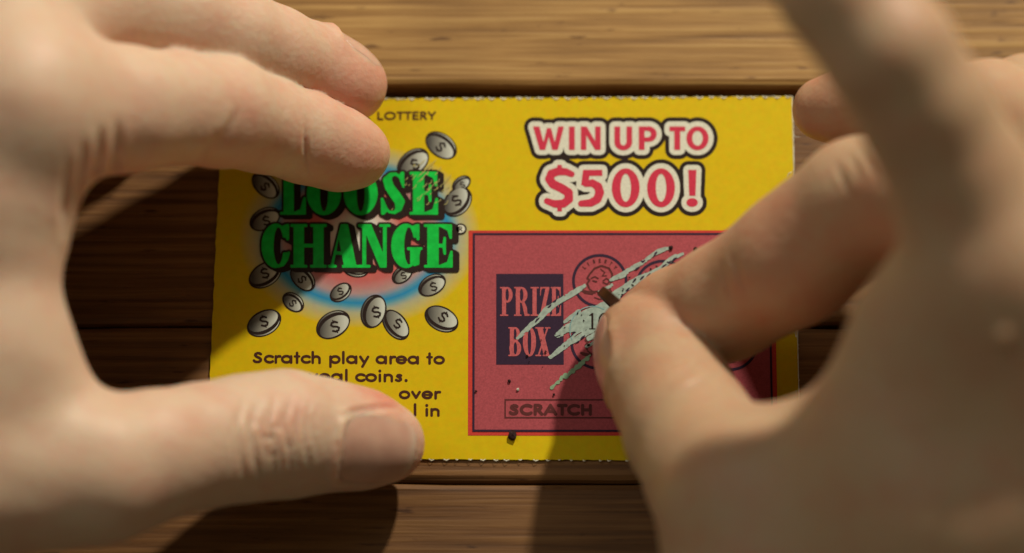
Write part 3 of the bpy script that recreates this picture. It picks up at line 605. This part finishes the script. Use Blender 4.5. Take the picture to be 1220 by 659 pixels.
def chain(v, js, k=3.0, kb=7.0, base=None, links=None, flat=None):
    """grow a limb and blend it with field `base` (or v.D)"""
    pts = np.array([j[0] for j in js]); rs = np.array([j[1] for j in js]); m = rs.max()+kb+2
    sl, X, Y, Z = v.sub((pts-m).min(0), (pts+m).max(0))
    d = None
    for i in (links or range(len(js)-1)):
        i, j = (i if isinstance(i, tuple) else (i, i+1))
        c = cone(X, Y, Z, pts[i], pts[j], rs[i], rs[j]).astype(np.float32)
        d = c if d is None else smin(d, c, k)
    src = v.D if base is None else base
    v.D[sl] = smin(v.D[sl], smin(src[sl], d, kb), .9)
def nets(v):
    D = v.D; S = D < 0; n = v.n
    c = [S[i:n[0]-1+i, j:n[1]-1+j, k:n[2]-1+k] for i in (0, 1) for j in (0, 1) for k in (0, 1)]
    cnt = sum(a.astype(np.int8) for a in c); act = (cnt > 0) & (cnt < 8)
    idx = np.full(act.shape, -1, np.int64); I = np.argwhere(act); idx[act] = np.arange(len(I))
    acc = np.zeros((len(I), 3)); num = np.zeros(len(I))
    for a in range(8):
        o1 = np.array([(a >> 2) & 1, (a >> 1) & 1, a & 1])
        for ax in range(3):
            if o1[ax]: continue
            o2 = o1.copy(); o2[ax] = 1
            d1 = D[tuple((I+o1).T)]; d2 = D[tuple((I+o2).T)]; m = (d1 < 0) != (d2 < 0)
            t = d1[m]/(d1[m]-d2[m]); p = (I[m]+o1).astype(float); p[:, ax] += t; acc[m] += p; num[m] += 1
    V = acc/num[:, None]*v.h+v.lo
    F = []
    for ax in range(3):
        b, c_ = (ax+1) % 3, (ax+2) % 3
        a0 = [slice(None)]*3; a1 = [slice(None)]*3; a0[ax] = slice(0, n[ax]-1); a1[ax] = slice(1, n[ax])
        x = S[tuple(a0)] != S[tuple(a1)]; E = np.argwhere(x)
        E = E[(E[:, b] > 0) & (E[:, c_] > 0) & (E[:, b] < n[b]-1) & (E[:, c_] < n[c_]-1)]
        def g(db, dc):
            Q = E.copy(); Q[:, b] -= db; Q[:, c_] -= dc; return idx[tuple(Q.T)]
        q = np.stack([g(1, 1), g(0, 1), g(0, 0), g(1, 0)], 1); ins = S[tuple(E.T)]
        F.append(np.where(ins[:, None], q, q[:, ::-1]))
    return V, np.concatenate(F)
def seg_d(px_, py_, line):
    d = np.full(px_.shape, 1e9, np.float32)
    u = np.zeros(px_.shape); n_ = len(line)-1
    for k, (a, b) in enumerate(zip(line[:-1], line[1:])):
        ex_, ey_ = b[0]-a[0], b[1]-a[1]; L = ex_*ex_+ey_*ey_+1e-6
        t = np.clip(((px_-a[0])*ex_+(py_-a[1])*ey_)/L, 0, 1); q = np.hypot(px_-a[0]-t*ex_, py_-a[1]-t*ey_)
        u = np.where(q < d, (k+t)/n_, u); d = np.minimum(d, q)
    return d, np.sin(np.pi*np.clip(u, 0, 1))**.8
def crease(V, Nn, line, depth, wd, zmin, taper=True):
    """press a fold into the skin; line is given by photo points on the visible skin, depth mm, width px"""
    px_, py_ = pix(V/1000); xs = [p[0] for p in line]; ys = [p[1] for p in line]
    m = (px_ > min(xs)-4*wd) & (px_ < max(xs)+4*wd) & (py_ > min(ys)-4*wd) & (py_ < max(ys)+4*wd) & (V[:, 2] > zmin) & (Nn[:, 2] > -.1)
    d, u = seg_d(px_[m], py_[m], line); V[m] -= Nn[m]*(depth*u*np.exp(-(d/wd)**2))[:, None]
    V[m] += Nn[m]*(depth*u*.3*np.exp(-((d-2.2*wd)/(1.1*wd))**2))[:, None]
def vnormals(V, F):
    n_ = np.cross(V[F[:, 2]]-V[F[:, 0]], V[F[:, 3]]-V[F[:, 1]]); N = np.zeros_like(V)
    for k in range(4): np.add.at(N, F[:, k], n_)
    return N/(np.linalg.norm(N, axis=1, keepdims=True)+1e-9)
def lump(V, amp, s, seed):
    r_ = np.random.default_rng(seed); o = np.zeros(len(V))
    for k in range(10):
        q = r_.normal(0, 1, 3); q = q/np.linalg.norm(q)*s*r_.uniform(.6, 1.5); o += np.sin(V@q+r_.uniform(0, 6.28))
    return o*amp/3
def relax(V, F, it=2):
    E = np.concatenate([F[:, [0, 1]], F[:, [1, 2]], F[:, [2, 3]], F[:, [3, 0]]]); 
    for _ in range(it):
        A = np.zeros_like(V); c = np.zeros(len(V)); np.add.at(A, E[:, 0], V[E[:, 1]]); np.add.at(c, E[:, 0], 1)
        V = V*.45+.55*A/np.maximum(c, 1)[:, None]
    return V
def frame_of(tip, back, nrm):
    t = tip-back; t /= np.linalg.norm(t); n_ = nrm-(nrm@t)*t; n_ /= np.linalg.norm(n_); return t, n_, np.cross(n_, t)
def make_hand(v, creases, flush_and_light, mat, nails, seed, bumps=()):
    base = v.D.copy() if nails else None
    for nl in nails:                                            # sink the nail bed, raise the fold round it
        c, t, n_, s_, L, Wd = nl
        sl, X, Y, Z = v.sub(c-L*2.2, c+L*2.2)
        a = (X-c[0])*t[0]+(Y-c[1])*t[1]+(Z-c[2])*t[2]; b_ = (X-c[0])*s_[0]+(Y-c[1])*s_[1]+(Z-c[2])*s_[2]; h = (X-c[0])*n_[0]+(Y-c[1])*n_[1]+(Z-c[2])*n_[2]
        f = (np.abs(a/L)**3.2+np.abs(b_/Wd)**3.2)**(1/3.2)-1; f = f*min(L, Wd)
        up_ = np.clip(h/3+.3, 0, 1)
        v.D[sl] += (up_*(.75/(1+np.exp(np.clip(f/.25, -30, 30)))-.85*np.exp(-((f-1.1)/.95)**2)*np.clip((1.0-a/L)*1.2, 0, 1))).astype(np.float32)
    V, F = nets(v); V = relax(V, F, 2); Nn = vnormals(V, F)
    V = V+Nn*lump(V, .22, .16, seed)[:, None]+Nn*lump(V, .06, .6, seed+1)[:, None]
    Nn = vnormals(V, F)
    for cr in creases: crease(V, Nn, *cr)
    for (bx_, by_, h_, wd_) in bumps:
        px_, py_ = pix(V/1000); q = np.exp(-((px_-bx_)**2+(py_-by_)**2)/wd_**2)*(Nn[:, 2] > 0)*(V[:, 2] > 40); V = V+Nn*(h_*q)[:, None]
    o = link('hand', V/1000, F, mat, smooth=True)
    fl = np.zeros(len(V))
    for c, r_, s_ in flush_and_light: fl = np.maximum(fl, s_*np.exp(-(np.linalg.norm(V-c, axis=1)/r_)**2))
    att = o.data.attributes.new('flush_and_light', 'FLOAT', 'POINT'); att.data.foreach_set('value', fl.astype(np.float32))
    out = []
    for nl in nails:
        c, t, n_, s_, L, Wd = nl
        lo = c-max(L, Wd)*1.5; hi = c+max(L, Wd)*1.5; nv = Vol(lo, hi, .36)
        sl, X, Y, Z = nv.sub(lo, hi)
        ii = [np.clip((ax.ravel()-v.lo[k])/v.h, 0, v.n[k]-1.001) for k, ax in enumerate((X, Y, Z))]
        i0 = [q.astype(int) for q in ii]; fr = [(q-i)[sh] for q, i, sh in zip(ii, i0, ((slice(None), None, None), (None, slice(None), None), (None, None, slice(None))))]
        bd = 0
        for dx in (0, 1):
            for dy in (0, 1):
                for dz in (0, 1):
                    bd = bd+base[np.ix_(i0[0]+dx, i0[1]+dy, i0[2]+dz)]*(fr[0] if dx else 1-fr[0])*(fr[1] if dy else 1-fr[1])*(fr[2] if dz else 1-fr[2])
        a = (X-c[0])*t[0]+(Y-c[1])*t[1]+(Z-c[2])*t[2]; b_ = (X-c[0])*s_[0]+(Y-c[1])*s_[1]+(Z-c[2])*s_[2]; h = (X-c[0])*n_[0]+(Y-c[1])*n_[1]+(Z-c[2])*n_[2]
        f = ((np.abs(a/(L*1.05))**3.4+np.abs(b_/(Wd*1.0))**3.4)**(1/3.4)-1)*min(L, Wd)
        nv.D = np.maximum(np.maximum(np.abs(bd+.30)-.40, f), -(h+2)).astype(np.float32)
        Vn, Fn = nets(nv); Vn = relax(Vn, Fn, 2)
        no = link('fingernail', Vn/1000, Fn, nail_m, o, smooth=True); out.append(no)
        ed = (Vn-c)@t/L-.10*((Vn-c)@s_/Wd)**2; att = no.data.attributes.new('rim', 'FLOAT', 'POINT'); att.data.foreach_set('value', ed.astype(np.float32))
    return o, out

nail_m, nt, b = newmat('nail'); b.inputs['Base Color'].default_value = (.44, .235, .165, 1); b.inputs['Roughness'].default_value = .3; b.inputs['Subsurface Weight'].default_value = .25; b.inputs['Subsurface Scale'].default_value = .002
b.inputs['Coat Weight'].default_value = .35; b.inputs['Coat Roughness'].default_value = .3
tcn = nd(nt, 'ShaderNodeTexCoord'); nn = nd(nt, 'ShaderNodeTexNoise'); nn.inputs['Scale'].default_value = 200; nt.links.new(tcn.outputs['Object'], nn.inputs['Vector'])
rn = ramp(nt, [(.3, (.50, .28, .21, 1)), (.7, (.60, .37, .28, 1))]); nt.links.new(nn.outputs['Fac'], rn.inputs['Fac']); ra_ = nd(nt, 'ShaderNodeAttribute', attribute_name='rim'); rr_ = ramp(nt, [(0.0, (0, 0, 0, 1)), (.72, (0, 0, 0, 1)), (.98, (1, 1, 1, 1))]); rr_.color_ramp.elements[0].color = (0, 0, 0, 1); nt.links.new(ra_.outputs['Fac'], rr_.inputs['Fac'])
mxn = nd(nt, 'ShaderNodeMix', data_type='RGBA'); nt.links.new(rr_.outputs[0], mxn.inputs[0]); nt.links.new(rn.outputs[0], mxn.inputs[6]); mxn.inputs[7].default_value = (.62, .46, .36, 1); nt.links.new(mxn.outputs[2], b.inputs['Base Color'])
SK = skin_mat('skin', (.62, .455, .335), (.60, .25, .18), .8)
SK_SHADE = skin_mat('skin_shaded_hand', (.46, .315, .20), (.48, .185, .115), .8)  # same skin, darkened: the right hand's shade is put into its colour
H = 0.65

# left hand --------------------------------------------------
lo = at(-420, 800, 0)*1000; v = Vol((-158, -72, .3), (-14, 92, 82), H)
def pal(v, js, k=7, **kw):
    for a, b_ in js:
        pts = np.array([a[0], b_[0]]); m = max(a[1], b_[1])+k+2; sl, X, Y, Z = v.sub((pts-m).min(0), (pts+m).max(0))
        v.D[sl] = smin(v.D[sl], cone(X, Y, Z, a[0], b_[0], a[1], b_[1]).astype(np.float32), k)
imcp = J(20, 128, 56, 12.5); mmcp = J(-10, 30, 50, 12); rmcp = J(-40, -30, 36, 11); pmcp = J(-70, -60, 25, 10)
tm = J(118, 562, 37, 11.5); tb = J(-90, 560, 42, 15); wr1 = J(-330, 230, 50, 19); wr2 = J(-330, 400, 44, 18); webt = J(-35, 260, 50, 12.5); webb = J(-32, 430, 44, 12.5)
pal(v, [(imcp, wr1), (mmcp, wr1), (rmcp, wr1), (pmcp, wr2), (imcp, mmcp), (mmcp, rmcp), (rmcp, pmcp), (tb, wr2), (imcp, webt), (webt, webb), (webb, tb), (webb, J(60, 520, 38, 10)), (webt, wr1), (webb, wr2), (wr1, J(-420, 320, 48, 22)), (J(-120, 330, 44, 16), J(-120, 480, 42, 16))], 10)
base = v.D.copy()
Lidx = [imcp, J(150, 129, 45, 9.9), J(205, 128, 38, 9.1), J(262, 133, 30, 9.0), J(312, 148, 22, 7.9), J(365, 165, 15, 7.5), J(404, 179, 10.5, 6.9), J(424, 184, 8.3, 6.0)]
Lmid = [mmcp, J(130, 6, 39.5, 9.6), J(215, 23, 33, 9.1), J(272, 42, 26.9, 8.7), J(325, 61, 20, 7.7), J(368, 78, 12.5, 7.4), J(402, 94, 9.5, 6.8), J(418, 101, 8, 6.2)]
Lring = [rmcp, J(60, -10, 28, 8.6), J(150, 10, 19, 8.0), J(170, 60, 11, 7.2), J(130, 90, 8, 6.6)]
Lpin = [pmcp, J(0, -20, 18, 7.6), J(60, 20, 10.5, 7.0), J(70, 70, 8, 6.2), J(40, 90, 7.2, 5.8)]
Lth = [tb, tm, J(180, 546, 33, 10.3), J(240, 533, 27, 9.9), J(292, 524, 21.5, 10.2), J(338, 519, 17.5, 10.4), J(385, 520, 13.5, 9.0), J(426, 524, 10.8, 8.2), J(458, 529, 9.2, 6.7)]
for ch in (Lpin, Lring, Lmid, Lidx, Lth): chain(v, ch, 3.0, 6.5, base)
tip = Lth[-1][0]; t, n_, s_ = frame_of(Lth[-1][0], Lth[-4][0], np.array([.04, -.60, 1.0]))
cn = at(448, 535, 0.0160)*1000
thumbnail = (cn, t, n_, s_, 7.0, 6.3)
t2, n2, s2 = frame_of(Lmid[-1][0], Lmid[-3][0], np.array([.30, .95, .45])); midnail = (Lmid[-2][0]+n2*5.8+t2*2.0, t2, n2, s2, 5.4, 4.6)
cr = []
def fold(a, b_, d, wd, z=4): cr.append(([a, ((a[0]+b_[0])/2+rng.normal(0, 1), (a[1]+b_[1])/2), b_], d, wd, z))
fold((364, 138), (368, 214), .42, 2.4); fold((376, 160), (366, 214), .16, 2)
fold((284, 128), (258, 184), .38, 4.0); fold((266, 150), (232, 204), .28, 4.5); fold((340, 165), (332, 220), .12, 4)
for a, b_, d in (((84, 190), (76, 285), .7), ((102, 168), (94, 262), .9), ((122, 150), (113, 250), 1.0), ((142, 142), (135, 236), .75)): fold(a, b_, d, 5.0, 12)
for x, y0_, y1_, d in ((278, 488, 560, .22), (288, 470, 575, .30), (297, 480, 555, .18), (306, 474, 580, .30), (315, 486, 550, .20), (324, 470, 574, .32), (333, 490, 560, .20), (343, 472, 570, .28), (353, 482, 560, .18), (366, 476, 560, .20), (378, 480, 550, .16)):
    cr.append(([(x+4, y0_), (x-3+rng.normal(0, 2), (y0_*2+y1_)/3), (x-1+rng.normal(0, 2), (y0_+2*y1_)/3), (x+4, y1_)], d*1.9, 2.1, 8))
for x, y, d in ((300, 505, .25), (318, 520, .28), (333, 508, .22), (322, 540, .22), (345, 530, .2)): cr.append(([(x-9, y-3), (x, y+2), (x+9, y-2)], d*1.8, 1.6, 8))
cr.append(([(404, 497), (420, 490), (448, 485), (478, 485)], .55, 3.0, 6)); cr.append(([(402, 498), (400, 520), (404, 548)], .35, 2.2, 6))
fl = [(Lidx[-1][0], 15, .55), (Lidx[3][0]+np.array([0, -6, 0]), 11, .35), (Lmid[-1][0], 14, .6), (Lth[-1][0], 12, .45), (at(428, 489, .015)*1000, 3.6, 1.6), (at(450, 486, .014)*1000, 3.6, 1.4), (at(120, 215, .045)*1000, 10, .5), (at(230, 190, .030)*1000, 12, .5), (Lth[5][0]+np.array([0, 0, 8]), 9, .16)]  # the small strong spots paint the nail fold's red shade into the skin
lh, nails = make_hand(v, cr, fl, SK, [thumbnail, midnail], 3)
lh.name = 'hand'; tag(lh, 'bare left hand pinning the ticket down with thumb and two fingertips', 'hand', 'hands holding the ticket')
nails[0].name = 'thumbnail'

# right hand -------------------------------------------------
v = Vol((8, -88, .3), (168, 92, 122), H)
imcp = J(1200, 335, 80, 12.5); mmcp = J(1270, 300, 72, 12); rmcp = J(1330, 290, 60, 11); pmcp = J(1390, 280, 46, 10)
tm = J(895, 606, 46, 13); tb = J(1120, 620, 58, 16); wr1 = J(1480, 560, 72, 19); wr2 = J(1470, 680, 58, 19); webt = J(1128, 420, 68, 12); webb = J(1090, 540, 60, 13)
pal(v, [(imcp, wr1), (mmcp, wr1), (rmcp, wr1), (pmcp, wr2), (imcp, mmcp), (mmcp, rmcp), (rmcp, pmcp), (tb, wr2), (tb, J(930, 700, 44, 16)), (J(930, 700, 44, 16), tm), (imcp, webt), (webt, webb), (webb, tb), (webb, J(935, 590, 36, 13.5)), (webt, wr1), (webb, wr2), (wr1, J(1560, 620, 70, 22)), (J(1220, 480, 66, 15), J(1240, 600, 62, 16))], 11)
base = v.D.copy()
Rmid = [mmcp, J(1170, 268, 60, 10.6), J(1090, 236, 50, 10.4), J(1028, 242, 42, 10.6), J(942, 311, 31, 10.6), J(864, 358, 20, 9.6), J(809, 377, 13.0, 8.2), J(778, 388, 9.2, 7.0)]
Ridx = [imcp, J(1147, 220, 88, 10), J(1100, 130, 95, 9.3), J(1064, 68, 99, 9.2), J(1002, -10, 100, 8.6), J(955, -70, 98, 8.0), J(915, -120, 94, 6.8)]
Rring = [rmcp, J(1260, 180, 48, 9.6), J(1180, 142, 38, 9.2), J(1110, 134, 31, 8.0), J(1050, 128, 27.0, 7.2), J(1012, 129, 24.0, 6.2), J(981, 131, 21.5, 5.3)]
Rpin = [pmcp, J(1320, 150, 34, 8.6), J(1225, 128, 28, 8.8), J(1180, 122, 16, 7.2), J(1130, 118, 9, 6.4)]
Rth = [tb, tm, J(855, 566, 38, 11.4), J(822, 514, 29, 10.4), J(802, 474, 22, 9.9), J(786, 440, 17, 9.3), J(783, 426, 15, 10.0), J(769, 410, 13.2, 8.6)]
for ch in (Rpin, Rring, Rmid, Ridx, Rth): chain(v, ch, 3.0, 6.5, base)
t, n_, s_ = frame_of(Rth[-1][0], Rth[-3][0], np.array([-.85, -.35, .30])); rnail = (Rth[-2][0]+n_*7.4+t*2.0, t, n_, s_, 6.6, 5.8)
cr = []
for a, b_, d in (((1010, 180), (1030, 215), .3), ((870, 300), (890, 350), .3), ((1005, 420), (1060, 470), .4), ((994, 190), (1012, 232), .35), ((1024, 176), (1046, 214), .3), ((795, 452), (845, 428), .3), ((800, 470), (856, 446), .35), ((806, 486), (862, 466), .25), ((858, 312), (872, 362), .25)): cr.append(([a, b_], d, 3, 4))
fl = [(Rmid[-1][0], 16, .6), (Rmid[4][0], 16, .45), (Rring[-1][0], 16, .4), (Rth[-1][0], 13, .5), (Rth[4][0], 12, .2), (at(1000, 410, .055)*1000, 9, .6), (at(1030, 330, .055)*1000, 12, .6), (at(1192, 408, .081)*1000, 3.5, 1.0)]  # spots along the thumb web paint in the red of light shining through
rh, nails = make_hand(v, cr, fl, SK_SHADE, [rnail], 11, [(1196, 400, 1.1, 10)])
tag(rh, 'bare right hand rubbing the red panel with a pinched coin, forefinger raised', 'hand', 'hands holding the ticket')
nails[0].name = 'thumbnail'

# the scratching coin -----------------------------------------
cm, nt, b = newmat('old_copper'); b.inputs['Metallic'].default_value = .85; b.inputs['Roughness'].default_value = .5
tcn = nd(nt, 'ShaderNodeTexCoord'); nn = nd(nt, 'ShaderNodeTexNoise'); nn.inputs['Scale'].default_value = 300; nt.links.new(tcn.outputs['Object'], nn.inputs['Vector'])
rn = ramp(nt, [(.3, (.03, .014, .009, 1)), (.7, (.10, .042, .024, 1))]); nt.links.new(nn.outputs['Fac'], rn.inputs['Fac']); nt.links.new(rn.outputs[0], b.inputs['Base Color'])
V = []; F = []; N_ = 72; R = .0090; T = .00090
prof = [(0, T*.6), (R*.86, T*.6), (R*.90, T), (R*.975, T), (R, T*.8), (R, -T*.8), (R*.975, -T), (R*.90, -T), (R*.86, -T*.6), (0, -T*.6)]
for k in range(N_):
    a = 2*math.pi*k/N_
    for r_, z_ in prof: V.append((r_*math.cos(a), r_*math.sin(a), z_))
m_ = len(prof)
for k in range(N_):
    for j in range(m_-1): F.append((k*m_+j, k*m_+j+1, ((k+1) % N_)*m_+j+1, ((k+1) % N_)*m_+j))
coin = link('coin', V, F, cm)
from mathutils import Vector
coin.location = Vector(at(761, 388, .0094)); coin.rotation_euler = Vector((.68, .70, .22)).to_track_quat('Z', 'Y').to_euler()
tag(coin, 'small dark copper coin pinched edge-down between the thumb and finger of the scratching hand', 'coin')

# crumbs of rubbed-off coating ---------------------------------
crumb_m = ink('coating_crumb', (.03, .012, .012), .7); crumb_w = ink('coating_flake', (.6, .58, .5), .7)
def crumb(x, y, s, label, mat=None, tall=1.0):
    V = []; F = []; c = at(x, y, ZC+.0003)
    for i in range(5):
        for j in range(7):
            th = math.pi*i/4; ph = 2*math.pi*j/7; q = s*.000147*(1+.16*rng.normal())
            V.append((c[0]+q*math.sin(th)*math.cos(ph), c[1]+q*tall*math.sin(th)*math.sin(ph), max(ZC+.00022, c[2]+.7*q*math.cos(th))))
    for i in range(4):
        for j in range(7): F.append((i*7+j, (i+1)*7+j, (i+1)*7+(j+1) % 7, i*7+(j+1) % 7))
    o = link('coating_crumb', V, F, mat or crumb_m); tag(o, label, 'crumb', 'crumbs of rubbed-off coating')
crumb(611, 518, 5.2, 'largest dark crumb, on the lower border of the red panel', tall=1.4)
crumb(607, 454, 2.0, 'tiny dark crumb under the purple PRIZE BOX block, nearer its left side')
crumb(617, 464, 1.8, 'tiny white flake under the purple PRIZE BOX block', crumb_w)
crumb(799.5, 295.5, 2.6, 'dark crumb at the upper end of the pale scratches', tall=1.3)
crumb(829, 297, 3.2, 'dark crumb beside the scratching finger near the top of the red panel')
for k in range(26):
    t = rng.random(); x = 640+t*120+rng.normal(0, 7); y = 428-t*95+rng.normal(0, 10)
    if k == 0: bv, bf = [], []
    q = rng.uniform(.5, 1.1)*.000147; c_ = at(x, y, ZC+.0003); n_ = len(bv); e_ = rng.normal(0, 1, 2); e_ /= np.hypot(*e_); ln_ = rng.uniform(1, 2.6)
    for u, v_, w_ in ((-ln_, 0, 0), (0, -1, 0), (ln_, .3, 0), (0, 1, 0), (0, 0, 1.1)): bv.append((c_[0]+q*(u*e_[0]-v_*e_[1]), c_[1]+q*(u*e_[1]+v_*e_[0]), c_[2]+q*w_))
    bf += [(n_, n_+1, n_+4), (n_+1, n_+2, n_+4), (n_+2, n_+3, n_+4), (n_+3, n_, n_+4), (n_+3, n_+2, n_+1, n_)]
o = link('coating_dust', bv, bf, crumb_m); tag(o, 'fine dark dust of rubbed coating scattered along the pale scratches', 'dust', kind='stuff')
crumb(567, 466, 1.5, 'tiny dark crumb on the left frame line of the red panel')
crumb(628, 424, 1.4, 'tiny dark crumb between the letters B and O of BOX')
crumb(660, 470, 1.5, 'tiny dark crumb just above the SCRATCH caption')
